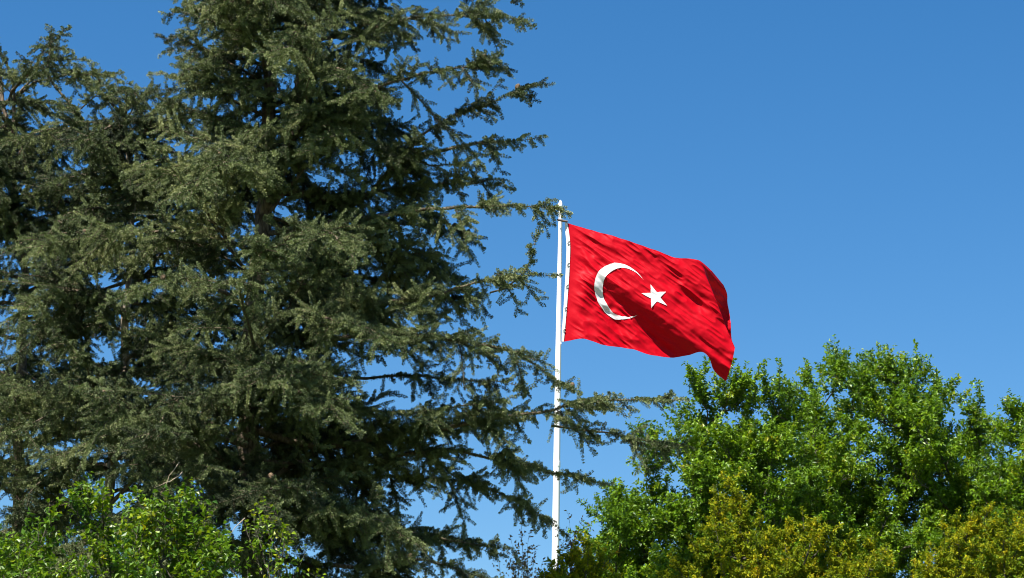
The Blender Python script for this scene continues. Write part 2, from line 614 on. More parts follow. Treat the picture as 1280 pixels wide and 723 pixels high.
def whorl_limbs(path, z0, z1, n, length, rng, az_bias=None, rise=0.18, droop=0.22, W=0.6, avoid=None):
    """limbs spread round a stem between two heights; length(z, az) in metres"""
    out = []
    for i in range(n):
        z = z0 + (z1 - z0) * (i + rng.uniform(0, 0.9)) / n
        az = i * 2.39996 + rng.normal(0, 0.3)
        if az_bias is not None and rng.random() < az_bias[1]:
            az = az_bias[0] + rng.normal(0, 0.7)
        if avoid is not None and abs((az - avoid[0] + math.pi) % (2 * math.pi) - math.pi) < avoid[1]:
            continue
        L = length(z, az) * rng.uniform(0.55, 1.15)
        d = np.array([math.sin(az), math.cos(az), 0])
        s = np.array([d[1], -d[0], 0])
        p0 = along(path, z)
        rs, dr = rise + rng.normal(0, 0.15), droop + rng.normal(0, 0.12)
        pts = []
        for f in (0, 0.25, 0.5, 0.75, 1.0):
            pts.append(p0 + d * L * f + s * rng.normal(0, 0.05) * L * f + np.array([0, 0, L * (rs * f * 1.6 - dr * f * f * 1.6)]))
        out.append((pts, 0.022 + 0.010 * L, W * rng.uniform(0.7, 1.35)))
    return out


def plimb(d0, pts, r0, W):
    return ([pix(x, y, d0 + dd) for x, y, dd in pts], r0, W)


# --- the tall cedar in front of the flagpole
D1 = 28.0
gnd = lambda p: np.array([p[0], p[1], 0.0])
bA = gnd(pix(316, 900, D1))
stemA = [bA, pix(318, 720, D1), pix(312, 560, D1), pix(314, 430, D1), pix(322, 330, D1), pix(335, 230, D1), pix(337, 130, D1),
         pix(334, 20, D1), pix(338, -110, D1), pix(336, -330, D1)]
stemA2 = [pix(334, 262, D1), pix(350, 215, D1 - .05), pix(368, 160, D1 - .1), pix(376, 100, D1 - .1), pix(380, 0, D1 - .1), pix(378, -140, D1), pix(384, -300, D1)]
LA = []
spec = [
    ([(378, 60, -.1), (470, 42, -.3), (560, 22, -.5), (650, 24, -.6)], .045, .6),
    ([(378, 10, -.1), (470, -20, -.2), (560, -30, .1), (640, -8, .2)], .045, .45),
    ([(372, 150, -.1), (450, 112, -.5), (540, 82, -.7), (626, 80, -.8)], .045, .6),
    ([(340, 235, 0), (440, 238, .1), (500, 188, 0), (580, 168, -.1), (664, 174, -.2)], .065, .55),
    ([(500, 188, 0), (560, 150, .1), (620, 128, .2), (668, 106, .3)], .028, .36),
    ([(345, 240, 0), (440, 242, .4), (530, 228, .6), (624, 232, .7)], .05, .5),
    ([(332, 290, 0), (430, 276, -.3), (540, 266, -.5), (640, 262, -.6), (694, 262, -.6)], .055, .52),
    ([(330, 310, 0), (420, 320, .6), (510, 310, 1.0), (575, 352, 1.2)], .05, .75),
    ([(330, 330, 0), (430, 350, .9), (520, 360, 1.3), (600, 380, 1.5)], .04, .55),
    ([(330, 270, 0), (430, 290, 1.0), (520, 270, 1.5), (590, 300, 1.6)], .04, .7),
    ([(322, 410, 0), (430, 404, -.4), (530, 396, -.6), (610, 366, -.7), (682, 344, -.7)], .06, .62),
    ([(610, 366, -.7), (640, 352, -.75), (662, 330, -.75), (668, 306, -.75)], .016, .2),
    ([(320, 430, 0), (450, 428, -.5), (570, 428, -.7), (650, 442, -.8), (706, 482, -.8)], .06, .62),
    ([(320, 450, 0), (430, 470, .3), (540, 468, .5), (640, 480, .6)], .04, .25),
    ([(316, 540, 0), (430, 562, .1), (560, 556, 0), (680, 536, -.1), (770, 514, -.2), (836, 500, -.2)], .075, .62),
    ([(690, 534, -.1), (740, 542, -.1), (790, 548, -.1), (846, 556, -.1)], .022, .40),
    ([(316, 500, 0), (420, 520, -.3), (520, 524, -.6), (630, 500, -.7)], .045, .5),
    ([(316, 580, 0), (430, 594, .2), (560, 588, .3), (650, 598, .3), (744, 602, .3)], .06, .58),
    ([(316, 610, 0), (430, 620, .5), (540, 622, .8), (630, 632, .9), (698, 660, .9)], .05, .55),
    ([(318, 640, 0), (430, 650, -.2), (530, 660, -.3), (640, 686, -.3)], .05, .5),
    ([(318, 690, 0), (430, 700, -.5), (530, 700, -.8), (630, 730, -.9)], .05, .5),
    ([(318, 650, 0), (420, 680, .8), (520, 670, 1.2), (610, 690, 1.3)], .05, .5),
    # left side of the top
    ([(337, 60, 0), (300, 40, -.2), (260, 18, -.3), (222, 14, -.3)], .035, .30),
    ([(335, 110, 0), (300, 84, -.2), (260, 62, -.3), (214, 50, -.3)], .035, .32),
    ([(335, 150, 0), (290, 120, -.2), (250, 104, -.3), (204, 92, -.3)], .035, .34),
    ([(335, 190, 0), (290, 160, -.4), (240, 140, -.6), (200, 124, -.6)], .035, .36),
    ([(335, 20, 0), (300, -10, -.1), (260, -24, 0), (225, -20, 0)], .035, .36),
    # lit shelves reaching towards the viewer
    ([(318, 330, 0), (350, 300, -1.0), (400, 290, -2.0), (440, 320, -2.8)], .05, .55),
    ([(330, 230, 0), (300, 215, -1.0), (270, 215, -2.0), (240, 240, -2.8)], .05, .6),
    ([(316, 420, 0), (370, 400, -1.0), (430, 400, -2.0), (500, 430, -2.8)], .05, .55),
    ([(314, 520, 0), (270, 500, -1.0), (230, 510, -2.0), (180, 550, -2.8)], .05, .6),
    ([(314, 500, 0), (360, 480, -1.0), (400, 490, -2.2), (430, 530, -3.0)], .05, .6),
    ([(314, 620, 0), (330, 600, -1.0), (340, 610, -2.0), (330, 650, -3.0)], .05, .65),
    ([(318, 640, 0), (400, 630, -1.0), (460, 640, -2.0), (520, 680, -2.6)], .05, .6),
    ([(314, 560, 0), (260, 560, -1.0), (220, 590, -1.8), (190, 640, -2.4)], .05, .6),
    ([(376, 100, -.1), (410, 80, -.8), (450, 90, -1.5), (480, 120, -2.0)], .04, .5),
    ([(376, 60, -.1), (370, 40, -1.0), (360, 50, -1.8), (350, 80, -2.4)], .04, .5),
]
for s in spec:
    LA.append(plimb(D1, *s))
rngA = np.random.default_rng(11)
zlo, zhi = pix(316, 760, D1)[2], pix(340, -60, D1)[2]


def lenA(z, az):
    f = (z - zlo) / (zhi - zlo)
    return 3.1 - 0.9 * f - (1.3 if math.sin(az) < -0.25 and f > .55 else 0)


LA += whorl_limbs(stemA, zlo, zhi, 29, lenA, rngA, az_bias=(math.pi, 0.35), W=0.60, avoid=(math.pi / 2, .75))
LA += whorl_limbs(stemA, zlo, zhi, 16, lambda z, az: 1.05 if math.sin(az) < -0.25 and z > zlo + .55 * (zhi - zlo) else 1.9, rngA, W=0.62, rise=.25, droop=.2)
LA += whorl_limbs(stemA2, pix(350, 215, D1)[2], zhi, 8, lambda z, az: 1.6, rngA, W=0.6, rise=.3, droop=.2)
for i_ in range(7):                              # boughs behind on the right, shaded by the crown
    z_ = zlo + (zhi - zlo) * (i_ + rngA.uniform(0, .8)) / 7
    a_ = R(rngA.uniform(35, 88))
    d_ = np.array([math.sin(a_), math.cos(a_), 0.0])
    n_ = np.array([d_[1], -d_[0], 0.0])
    p_ = along(stemA, z_)
    l_ = rngA.uniform(1.8, 2.9)
    k_ = rngA.normal(0, .12)
    LA.append(([p_, p_ + d_ * l_ * .3 + [0, 0, l_ * rngA.uniform(.0, .2)] + n_ * k_ * l_ * .6, p_ + d_ * l_ * .65 + [0, 0, l_ * rngA.uniform(-.1, .25)] + n_ * k_ * l_,
                p_ + d_ * l_ + [0, 0, l_ * rngA.uniform(-.35, .15)]], .05, .7))
LA += whorl_limbs(stemA, zhi, zhi + 2.6, 14, lambda z, az: 2.3 - 0.5 * (z - zhi), rngA, W=0.55)
LA += whorl_limbs(stemA, 3.0, zlo, 8, lambda z, az: 2.8, rngA, W=0.55)
cedar("cedar_tree", "tall dark cedar with forked trunk whose long branches reach across the flagpole", "cedar trees on the left", bA,
      [(stemA, .20, .035), (stemA2, .085, .025)], LA, 101, (MAT['needle'], MAT['bark'], MAT['twig']), n_cones=70,
      dead=[([pix(228, 590, D1 - 2.6), pix(216, 600, D1 - 2.7), pix(190, 612, D1 - 2.8)], .006),
            ([pix(224, 578, D1 - 2.6), pix(214, 596, D1 - 2.7), pix(207, 612, D1 - 2.75)], .006),
            ([pix(306, 648, D1 - 2.4), pix(294, 660, D1 - 2.5), pix(282, 676, D1 - 2.5)], .006)])

# --- the cedar with the pale trunk, left of it
D2 = 30.0
bB = gnd(pix(132, 900, D2))
stemB = [bB, pix(136, 640, D2), pix(143, 560, D2), pix(153, 470, D2), pix(160, 380, D2), pix(166, 280, D2), pix(160, 190, D2), pix(150, 130, D2)]
LB = [plimb(D2, *s) for s in [
    ([(158, 190, 0), (190, 160, -.2), (215, 146, -.3), (232, 152, -.3)], .03, .3),
    ([(155, 160, 0), (165, 140, -.2), (180, 122, -.3), (204, 112, -.3)], .022, .2),
    ([(158, 220, 0), (120, 170, -.1), (80, 120, -.1), (62, 92, -.1), (64, 54, -.1)], .05, .22),
    ([(150, 140, 0), (120, 110, -.2), (90, 92, -.2), (140, 92, -.4)], .03, .22),
    ([(100, 140, -.1), (125, 118, -.2), (140, 108, -.2), (158, 104, -.2)], .015, .16),
    ([(160, 300, 0), (130, 270, -.8), (80, 270, -1.6), (40, 320, -2.2)], .04, .55),
    ([(160, 260, 0), (190, 220, -.8), (220, 210, -1.6), (240, 240, -2.2)], .04, .55),
    ([(160, 400, 0), (110, 370, -.8), (60, 370, -1.6), (10, 400, -2.2)], .045, .6),
    ([(155, 450, 0), (200, 420, -.8), (220, 430, -1.6), (240, 470, -2.2)], .045, .55),
    ([(145, 540, 0), (100, 520, -.8), (60, 520, -1.6), (10, 545, -2.0)], .045, .5),
    ([(140, 590, 0), (90, 580, -.5), (50, 600, -1.0), (20, 640, -1.3)], .04, .35),
]]
rngB = np.random.default_rng(21)
zb0, zb1 = pix(140, 660, D2)[2], pix(160, 150, D2)[2]
LB += whorl_limbs(stemB, zb0, zb1, 40, lambda z, az: 2.3 - 0.9 * max(0, (z - zb0) / (zb1 - zb0)) ** 2, rngB, az_bias=(math.pi, 0.15), W=0.55, rise=.2, droop=.26)
LB += whorl_limbs(stemB, pix(160, 260, D2)[2], zb1, 10, lambda z, az: 1.2, rngB, W=0.5, rise=.35, droop=.2)
LB += whorl_limbs(stemB, 3.0, zb0, 6, lambda z, az: 2.0, rngB, W=0.5)
cedar("cedar_tree", "shorter cedar with a pale bare trunk showing, beside the tall forked cedar", "cedar trees on the left", bB,
      [(stemB, .13, .025)], LB, 102, (MAT['needle_grey'], MAT['bark_pale'], MAT['twig']), needle=(12, 0.032, 0.0070), n_cones=25, hang=.28)

# --- the cedar cut by the left edge
D3 = 31.5
bC = gnd(pix(24, 900, D3))
stemC = [bC, pix(22, 640, D3), pix(20, 540, D3), pix(28, 440, D3), pix(30, 330, D3), pix(16, 220, D3), pix(4, 130, D3), pix(-2, 75, D3)]
LC = [plimb(D3, *s) for s in [
    ([(14, 200, 0), (20, 150, -.1), (20, 110, -.1), (4, 70, -.1), (-2, 50, -.1)], .05, .25),
    ([(18, 120, -.1), (40, 100, -.1), (60, 84, -.1), (66, 58, -.1)], .03, .2),
    ([(4, 130, 0), (50, 104, -.2), (100, 92, -.3), (140, 96, -.3)], .035, .25),
    ([(26, 460, 0), (60, 480, -.3), (100, 500, -.6), (140, 530, -.8)], .035, .4),
    ([(20, 560, 0), (60, 550, -.5), (110, 520, -1.0), (150, 510, -1.2)], .035, .25),
]]
rngC = np.random.default_rng(31)
zc0, zc1 = pix(20, 660, D3)[2], pix(0, 120, D3)[2]
LC += whorl_limbs(stemC, zc0, zc1, 36, lambda z, az: 2.3 - 0.9 * max(0, (z - zc0) / (zc1 - zc0)) ** 2, rngC, az_bias=(math.pi, 0.1), W=0.5, rise=.2, droop=.28)
LC += whorl_limbs(stemC, pix(20, 300, D3)[2], zc1, 12, lambda z, az: 1.1, rngC, W=0.42, rise=.12, droop=.2)
LC += whorl_limbs(stemC, 3.0, zc0, 6, lambda z, az: 2.0, rngC, W=0.5)
cedar("cedar_tree", "cedar at the left edge with a thin brown trunk and upturned top branches", "cedar trees on the left", bC,
      [(stemC, .13, .025)], LC, 103, (MAT['needle_grey'], MAT['bark'], MAT['twig']), needle=(12, 0.032, 0.0070), n_cones=15, hang=.28)


# ------------------------------------------------------------------ broadleaved trees
def leaf_mesh(P, D, tin, rng, ln, wd):
    """folded pointed leaves: anchor P, direction D"""
    m = len(P)
    L = (ln * rng.uniform(0.6, 1.2, m))[:, None]
    Wd = L * wd * rng.uniform(0.8, 1.2, m)[:, None]
    nrm = rng.normal(0, 0.75, (m, 3)) + np.array([0, 0, 1.0])
    S = unit(np.cross(D, nrm))
    N = unit(np.cross(S, D))
    fold = N * Wd * rng.uniform(0.05, 0.35, m)[:, None]
    mid = P + D * L * 0.45
    tip = P + D * L - N * L * rng.uniform(0.0, 0.3, m)[:, None]
    V = np.stack([P, mid + S * Wd * .5 + fold, tip, mid - S * Wd * .5 + fold], 1).reshape(-1, 3)
    i = np.arange(m)[:, None] * 4
    F = np.concatenate([i + np.array([[0, 1, 2]]), i + np.array([[0, 2, 3]])], 1).reshape(-1, 3)
    return V, F, np.repeat(tin, 2)


def broadleaf(name, label, category, group, base, trunk_pts, r0, limbs, seed, leafmat, barkmat, leaf=(0.080, 0.58),
              l2=(0.080, 1.0), l3=(0.046, 0.30), up=0.60, leaf_sp=0.0185, tint=(0.42, 0.16), wander=0.6, twig=.6):
    rng = np.random.default_rng(seed)
    base = np.asarray(base, float)
    root = thing(name, label, category, base, group)
    tb = Buf()
    P = spline(trunk_pts, 0.2)
    P[1:-1] += rng.normal(0, 0.01, P[1:-1].shape)
    tube(tb, P - base, r0 * (1 - 0.55 * np.linspace(0, 1, len(P))), 11, 0.05, rng)
    V, F, _ = tb.get()
    trunk = link("trunk", make_mesh("trunk", V, F, [barkmat], smooth=True), root)
    LB_ = Buf()
    small = Buf()
    big = set(sorted(range(len(limbs)), key=lambda q: -limbs[q][1])[:40])
    for li, (pts, rl, scale) in enumerate(limbs):
        P = spline(pts, 0.12)
        k = len(P)
        wob = np.cumsum(rng.normal(0, 0.012, P.shape), 0)
        wob -= np.linspace(0, 1, k)[:, None] * wob[-1]
        P = P + wob
        lb = Buf()
        tube(lb, P - base, rl * (1 - 0.88 * np.linspace(0, 1, k)), 7, 0.05, rng)
        seg = np.linalg.norm(np.diff(P, axis=0), axis=1)
        arc = np.concatenate([[0], np.cumsum(seg)])
        L = arc[-1]
        T, _, _ = frames(P)
        n = max(4, int(L / l2[0]))
        s = np.sort(rng.uniform(0.22 * L, L, n))
        s[-1] = L
        p0 = np.stack([np.interp(s, arc, P[:, c]) for c in range(3)], 1)
        t = unit(np.stack([np.interp(s, arc, T[:, c]) for c in range(3)], 1))
        f = s / L
        d = unit(t * 0.7 + unit(rng.normal(0, 1, (n, 3))) * wander * 1.5 + np.array([0, 0, up]))
        d[-1] = t[-1]
        ln = l2[1] * scale * rng.uniform(0.35, 1.1, n) * (1.15 - 0.75 * f)
        ln[-1] = 0.25 * scale
        a = d * ln[:, None]
        b = rng.normal(0, 0.10, (n, 3)) * ln[:, None]
        b[:, 2] += 0.12 * ln
        pt, tt, ix, ss, off = sample(p0, a, b, ln, l3[0], 0.1, rng)
        m = len(pt)
        d2 = unit(tt * 0.6 + unit(rng.normal(0, 1, (m, 3))) * 0.9 + np.array([0, 0, up * 0.6]))
        ln2 = l3[1] * scale * rng.uniform(0.3, 1.15, m) * (1.1 - 0.5 * ss)
        a2 = d2 * ln2[:, None]
        b2 = rng.normal(0, 0.1, (m, 3)) * ln2[:, None]
        twig_tubes(lb, p0 - base, a, b, twig * (0.004 + 0.010 * ln), 3)
        twig_tubes(lb, pt - base, a2, b2, twig * (0.0025 + 0.004 * ln2), 1)
        V, F, _ = lb.get()
        if li in big:
            link("limb", make_mesh("limb", V, F, [barkmat], smooth=True), trunk)
        else:
            small.add(V, F)
        lt = rng.normal(tint[0], tint[1] * 0.5)
        for (q0, qa, qb, ql, s0) in ((p0, a, b, ln, 0.35), (pt, a2, b2, ln2, 0.1)):
            P3, T3, jx, s3, off = sample(q0, qa, qb, ql, leaf_sp, s0, rng)
            rad = rng.normal(0, 1, P3.shape)
            rad -= T3 * np.sum(rad * T3, 1, keepdims=True)
            D = unit(unit(rad) * 0.9 + T3 * 0.55 + np.array([0, 0, -0.12]))
            tin = lt + rng.normal(0, tint[1], len(q0))[jx] + rng.normal(0, 0.08, len(P3))
            v, fc, tn = leaf_mesh(P3 - base, D, tin, rng, *leaf)
            LB_.add(v, fc, tn)
    if small.n:
        V, F, _ = small.get()
        link("twigs", make_mesh("twigs", V, F, [barkmat], smooth=True), trunk)['kind'] = 'stuff'
    V, F, t = LB_.get()
    link("crown", make_mesh("crown", V, F, [leafmat], tint=np.clip(t, 0, 1)), root)
    return root


def fill_limbs(fork, d, tips, rng, r=0.035, scale=1.0, lift=0.25, n_main=7):
    """limbs grown from the fork to tips (photograph pixel, depth); later tips branch off the nearest earlier limb"""
    out, nodes = [], np.array([fork])
    T = [pix(x, y, d + dd) for (x, y, dd) in tips]
    order = list(rng.permutation(len(T)))
    for c, i in enumerate(order):
        tip = T[i]
        if c < n_main:
            p0 = fork + rng.normal(0, 0.05, 3)
        else:
            dist = np.linalg.norm(nodes - tip, axis=1)
            low = np.maximum(0, nodes[:, 2] - tip[2] + 0.25 * dist)
            cost = dist + 2.0 * low + 0.25 * np.linalg.norm(nodes - fork, axis=1) + 1.2 * np.exp(-dist * 2)
            p0 = nodes[np.argmin(cost)]
        L = np.linalg.norm(tip - p0)
        rise = 1.0 if tip[2] - p0[2] > 0.35 * L else -1.0
        m1 = p0 * 0.64 + tip * 0.36 + rng.normal(0, .05, 3) * L + np.array([0, 0, -rise * L * lift * .3])
        m2 = p0 * 0.28 + tip * 0.72 + rng.normal(0, .04, 3) * L + np.array([0, 0, -rise * L * lift * .25])
        pts = [p0, m1, m2, tip]
        out.append((pts, r * (0.35 + 0.22 * L), scale))
        nodes = np.vstack([nodes, spline(pts, 0.25)[1:-1]])
    return out


def tip_cloud(top, x0, x1, ybot, n, rng, dmax=1.6, jitter=30):
    """tips under an outline: top = [(x, y)...]"""
    tx, ty = [p[0] for p in top], [p[1] for p in top]
    out = []
    for i in range(n):
        x = rng.uniform(x0, x1)
        y0 = np.interp(x, tx, ty)
        y = y0 + jitter + (ybot - y0 - jitter) * rng.random() ** 0.9
        out.append((x, y, rng.uniform(-dmax, dmax * 0.7)))
    return out


grp = "green broadleaved trees behind the pole"
D4 = 46.0
r4 = np.random.default_rng(41)
# left one: under the flag's lower corner
b4 = gnd(pix(895, 900, D4 + .5)); f4 = pix(900, 850, D4 + .5)
top4 = [(735, 690), (748, 630), (790, 565), (830, 540), (868, 470), (905, 480), (945, 462), (1000, 500), (1030, 560)]
tips4 = [(866, 452, -.2), (884, 492, .3), (912, 468, 0), (944, 448, -.1), (962, 468, .2), (986, 474, .4), (836, 540, -.3), (806, 560, .2),
         (772, 598, -.4), (752, 618, 0), (742, 650, .3), (740, 690, -.3), (850, 500, .5), (925, 490, .6), (1000, 505, .8), (815, 530, .2)]
tips4 += [(790, 610, .3), (775, 650, .2), (800, 660, -.4), (765, 690, .4), (785, 710, -.2), (820, 600, .5), (810, 700, .3), (760, 660, .6), (830, 640, -.5), (752, 720, .2)]
tips4 = [(x, y + 26, z) for x, y, z in tips4]
top4 = [(x, y + 22) for x, y in top4]
tips4 += tip_cloud(top4, 740, 1015, 800, 150, r4)
broadleaf("broadleaf_tree", "green leafy tree under the flag's lower corner", "tree", grp, b4, [b4, (b4 + f4) / 2 + [.08, 0, 0], f4], .16,
          fill_limbs(f4, D4, tips4, r4), 201, MAT['leaf'], MAT['bark_green'])
# middle one: tallest, upright shoots
D5 = 48.5
r5 = np.random.default_rng(51)
b5 = gnd(pix(1110, 900, D5)); f5 = pix(1112, 840, D5)
top5 = [(985, 600), (1000, 500), (1030, 460), (1090, 440), (1150, 452), (1200, 488), (1230, 530), (1250, 600)]
tips5 = [(1012, 452, 0), (1034, 438, .2), (1052, 437, -.2), (1066, 442, .2), (1094, 426, 0), (1106, 438, .3), (1122, 440, -.1), (1150, 434, .1),
         (1140, 456, .4), (1176, 470, -.2), (1196, 468, .2), (1210, 490, -.2), (1000, 486, .3), (1020, 480, -.6), (1080, 455, -.8), (1160, 480, -.8), (1226, 520, 0)]
tips5 = [(x, y + 30, z) for x, y, z in tips5] + [(1000, 600, .5), (1020, 630, .3), (990, 650, .6), (1040, 660, .2), (1010, 690, .5), (1065, 640, -.6), (1060, 690, .4), (1085, 610, .6), (1225, 600, .4), (1215, 650, .2), (1235, 660, .5), (1195, 640, -.3), (1210, 560, .8), (1030, 560, .8), (1240, 620, .3), (1150, 590, .9), (1165, 625, .8), (1185, 565, .9), (1200, 595, .7), (1235, 560, .8), (1225, 535, .6), (1060, 620, .9), (1080, 650, .7)]
top5 = [(x, y + 26) for x, y in top5]
tips5 += tip_cloud(top5, 970, 1255, 790, 190, r5, dmax=1.9, jitter=24)
broadleaf("broadleaf_tree", "tallest green leafy tree, with upright shoots along its top", "tree", grp, b5, [b5, (b5 + f5) / 2 + [-.1, 0, 0], f5], .19,
          fill_limbs(f5, D5, tips5, r5), 202, MAT['leaf'], MAT['bark_green'])
# right one, cut by the frame
D6 = 47.0
r6 = np.random.default_rng(61)
b6 = gnd(pix(1330, 900, D6)); f6 = pix(1328, 850, D6)
top6 = [(1215, 600), (1240, 530), (1262, 510), (1290, 520), (1340, 490), (1400, 500), (1460, 560)]
tips6 = [(1262, 494, 0), (1244, 520, .3), (1276, 514, -.3), (1290, 500, .2), (1320, 480, 0), (1360, 470, .2), (1400, 490, 0), (1440, 540, 0), (1234, 560, .2), (1228, 600, -.4), (1250, 580, -.8)]
tips6 = [(x, y + 22, z) for x, y, z in tips6] + [(1245, 640, .3), (1230, 690, .4), (1255, 600, .5), (1270, 660, 0)]
top6 = [(x, y + 22) for x, y in top6]
tips6 += tip_cloud(top6, 1225, 1450, 800, 110, r6)
broadleaf("broadleaf_tree", "green leafy tree cut off by the right edge of the picture", "tree", grp, b6, [b6, (b6 + f6) / 2, f6], .16,
          fill_limbs(f6, D6, tips6, r6), 203, MAT['leaf'], MAT['bark_green'])

# bright leafy tree at the lower left
D7 = 23.5
r7 = np.random.default_rng(71)
b7 = gnd(pix(110, 1000, D7)); f7 = pix(112, 900, D7)
top7 = [(-60, 660), (0, 650), (60, 620), (110, 600), (170, 612), (230, 605), (262, 622), (300, 650)]
tips7 = [(104, 598, 0), (88, 606, .2), (128, 604, -.2), (176, 606, .1), (206, 614, 0), (240, 602, .1), (258, 622, 0), (60, 622, .1), (30, 645, -.2), (0, 655, 0),
         (270, 650, -.2), (288, 682, .1)]
tips7 = [(x, y + 26, z) for x, y, z in tips7]
top7 = [(x, y + 24) for x, y in top7]
tips7 += tip_cloud(top7, -70, 285, 840, 95, r7, dmax=1.0, jitter=14)
broadleaf("leafy_tree", "bright green leafy tree in front of the cedar trunks, bottom left", "tree", None, b7, [b7, (b7 + f7) / 2, f7], .11,
          fill_limbs(f7, D7, tips7, r7, r=.028, scale=.62), 204, MAT['bright'], MAT['bark_green'], leaf=(0.066, 0.6), leaf_sp=0.024,
          l2=(0.060, 0.78), l3=(0.038, 0.25), tint=(.40, .19))
D8 = 24.0
r8 = np.random.default_rng(81)
b8 = gnd(pix(352, 1000, D8)); f8 = pix(352, 790, D8)
tips8 = [(270, 680, 0), (285, 700, .1), (310, 668, .1), (355, 676, -.1), (330, 640, 0), (318, 650, .1), (345, 660, -.1), (362, 690, 0), (378, 700, .1), (340, 700, -.2), (320, 690, .2), (390, 730, 0), (300, 720, 0), (350, 740, .2)]
broadleaf("leafy_sapling", "small bright green sapling in front of the tall cedar's lower branches", "tree", None, b8, [b8, (b8 + f8) / 2, f8], .06,
          fill_limbs(f8, D8, tips8, r8, r=.02, scale=.6), 205, MAT['bright'], MAT['bark_green'], leaf=(0.06, 0.6), leaf_sp=0.03,
          l2=(0.10, 0.6), l3=(0.06, 0.22), tint=(.5, .17))

# yellow-green trees in front on the right
gy_ = "yellow green trees in front of the green ones"
D9 = 31.0


def yellow(label, d, bx, tips, top, x0, x1, n, seed, fy=860, depth=1.1):
    r = np.random.default_rng(seed)
    b = gnd(pix(bx, 1000, d)); f = pix(bx, fy, d)
    tips = [(x, y + 12, z) for x, y, z in tips] + tip_cloud([(x, y + 10) for x, y in top], x0, x1, 820, int(n * 2.3), r, dmax=depth, jitter=10)
    broadleaf("yellow_green_tree", label, "tree", gy_, b, [b, (b + f) / 2 + [.05, 0, 0], f], .12, fill_limbs(f, d, tips, r, r=.03, scale=.55, lift=.15), seed + 500,
              MAT['yellow'], MAT['bark_green'], leaf=(0.047, 0.48), leaf_sp=0.007, l2=(0.036, 0.60), l3=(0.026, 0.16), up=.45, tint=(.27, .15), wander=.8)


yellow("yellow green tree with rusty seed clusters and a pointed top below the flag", D9, 960,
       [(908, 592, 0), (896, 606, .2), (918, 612, -.1), (932, 630, 0), (950, 640, -.2), (880, 655, .1), (866, 668, -.1), (846, 690, 0), (900, 640, .1), (985, 650, 0),
        (1004, 640, .1), (1020, 644, -.2), (1040, 652, 0), (1062, 662, .1), (1090, 660, 0), (1108, 676, -.2), (830, 712, .2), (965, 660, .2)],
       [(815, 730), (850, 685), (880, 650), (908, 612), (935, 640), (965, 668), (1000, 650), (1060, 668), (1100, 675), (1130, 710)], 825, 1120, 46, 91)
yellow("rounded olive green tree at the bottom right corner", D9 + 1.0, 1235,
       [(1180, 655, 0), (1196, 640, .1), (1215, 632, -.1), (1236, 628, 0), (1258, 632, .1), (1276, 640, 0), (1300, 640, 0), (1160, 680, .1), (1148, 705, 0), (1180, 690, -.4)],
       [(1135, 730), (1160, 680), (1195, 645), (1236, 632), (1280, 642), (1330, 660), (1370, 720)], 1145, 1360, 40, 92)
yellow("small yellow green bush top just right of the flagpole's foot", D9 - 2, 722,
       [(698, 690, 0), (714, 676, .1), (728, 670, 0), (744, 680, .1), (758, 690, -.1), (690, 704, .1), (735, 690, -.2), (705, 700, -.1), (720, 695, .2), (750, 705, 0), (768, 712, .1), (682, 716, 0)],
       [(680, 730), (705, 690), (730, 675), (760, 700), (775, 730)], 676, 778, 16, 93, fy=790, depth=.5)


# sparse brown-leaved shrubs either side of the pole
def sparse(label, d, bx, tips, seed, fy=780):
    r = np.random.default_rng(seed)
    b = gnd(pix(bx, 1000, d)); f = pix(bx, fy, d)
    broadleaf("sparse_shrub", label, "shrub", "thin brown leaved shrubs by the pole", b, [b, (b + f) / 2, f], .05, fill_limbs(f, d, tips, r, r=.012, scale=.5, lift=.1), seed + 500,
              MAT['brownleaf'], MAT['bark_green'], leaf=(0.046, 0.65), leaf_sp=0.022, l2=(0.075, 0.5), l3=(0.055, 0.2), up=.45, tint=(.45, .2), wander=.7, twig=.5)


sparse("thin shrub with small purplish brown leaves left of the pole's foot", D9 - 1, 652,
       [(652, 662, 0), (640, 680, .1), (660, 678, -.1), (632, 694, 0), (668, 694, .1), (648, 690, .2), (625, 712, 0), (676, 712, 0), (655, 705, -.2)], 94)
sparse("thin shrub with small reddish leaves rising close behind the yellow green bush", D9 - .6, 716,
       [(712, 654, 0), (726, 660, .1), (704, 672, -.1), (736, 668, 0), (718, 676, .2), (708, 690, 0), (730, 684, 0)], 95)

# ------------------------------------------------------------------ flagpole
DP = 42.0
pole_top = pix(700.5, 259, DP)
pole_mid = pix(694.4, 690, DP)
pole_dir = (pole_top - pole_mid) / (pole_top[2] - pole_mid[2])
pole_base = pole_mid - pole_dir * pole_mid[2]
PXM = (pix(701, 400, DP) - pix(700, 400, DP))[0]           # metres per photograph pixel at the pole
pole = thing("flagpole", "tall tapered white flagpole carrying the red flag", "flagpole", pole_base)
zs = np.linspace(0, pole_top[2], 60)
PP = pole_base + pole_dir * zs[:, None]
rads = np.interp(zs, [0, pix(694, 690, DP)[2], pix(696, 560, DP)[2], pix(698, 430, DP)[2], pix(699, 300, DP)[2], pole_top[2]], np.array([7.2, 4.5, 4.1, 3.5, 2.3, 1.9]) * PXM)
pb = Buf(); tube(pb, PP - pole_base, rads, 20)
V, F, _ = pb.get()
link("shaft", make_mesh("shaft", V, F, [MAT['white']], smooth=True), pole)


def lathe(prof, sides=20):
    ang = np.arange(sides) / sides * 2 * math.pi
    V = np.concatenate([np.stack([r * np.cos(ang), r * np.sin(ang), np.full(sides, z)], -1) for r, z in prof])
    F = []
    for i in range(len(prof) - 1):
        for k in range(sides):
            F.append((i * sides + k, i * sides + (k + 1) % sides, (i + 1) * sides + (k + 1) % sides, (i + 1) * sides + k))
    return V, np.array(F)


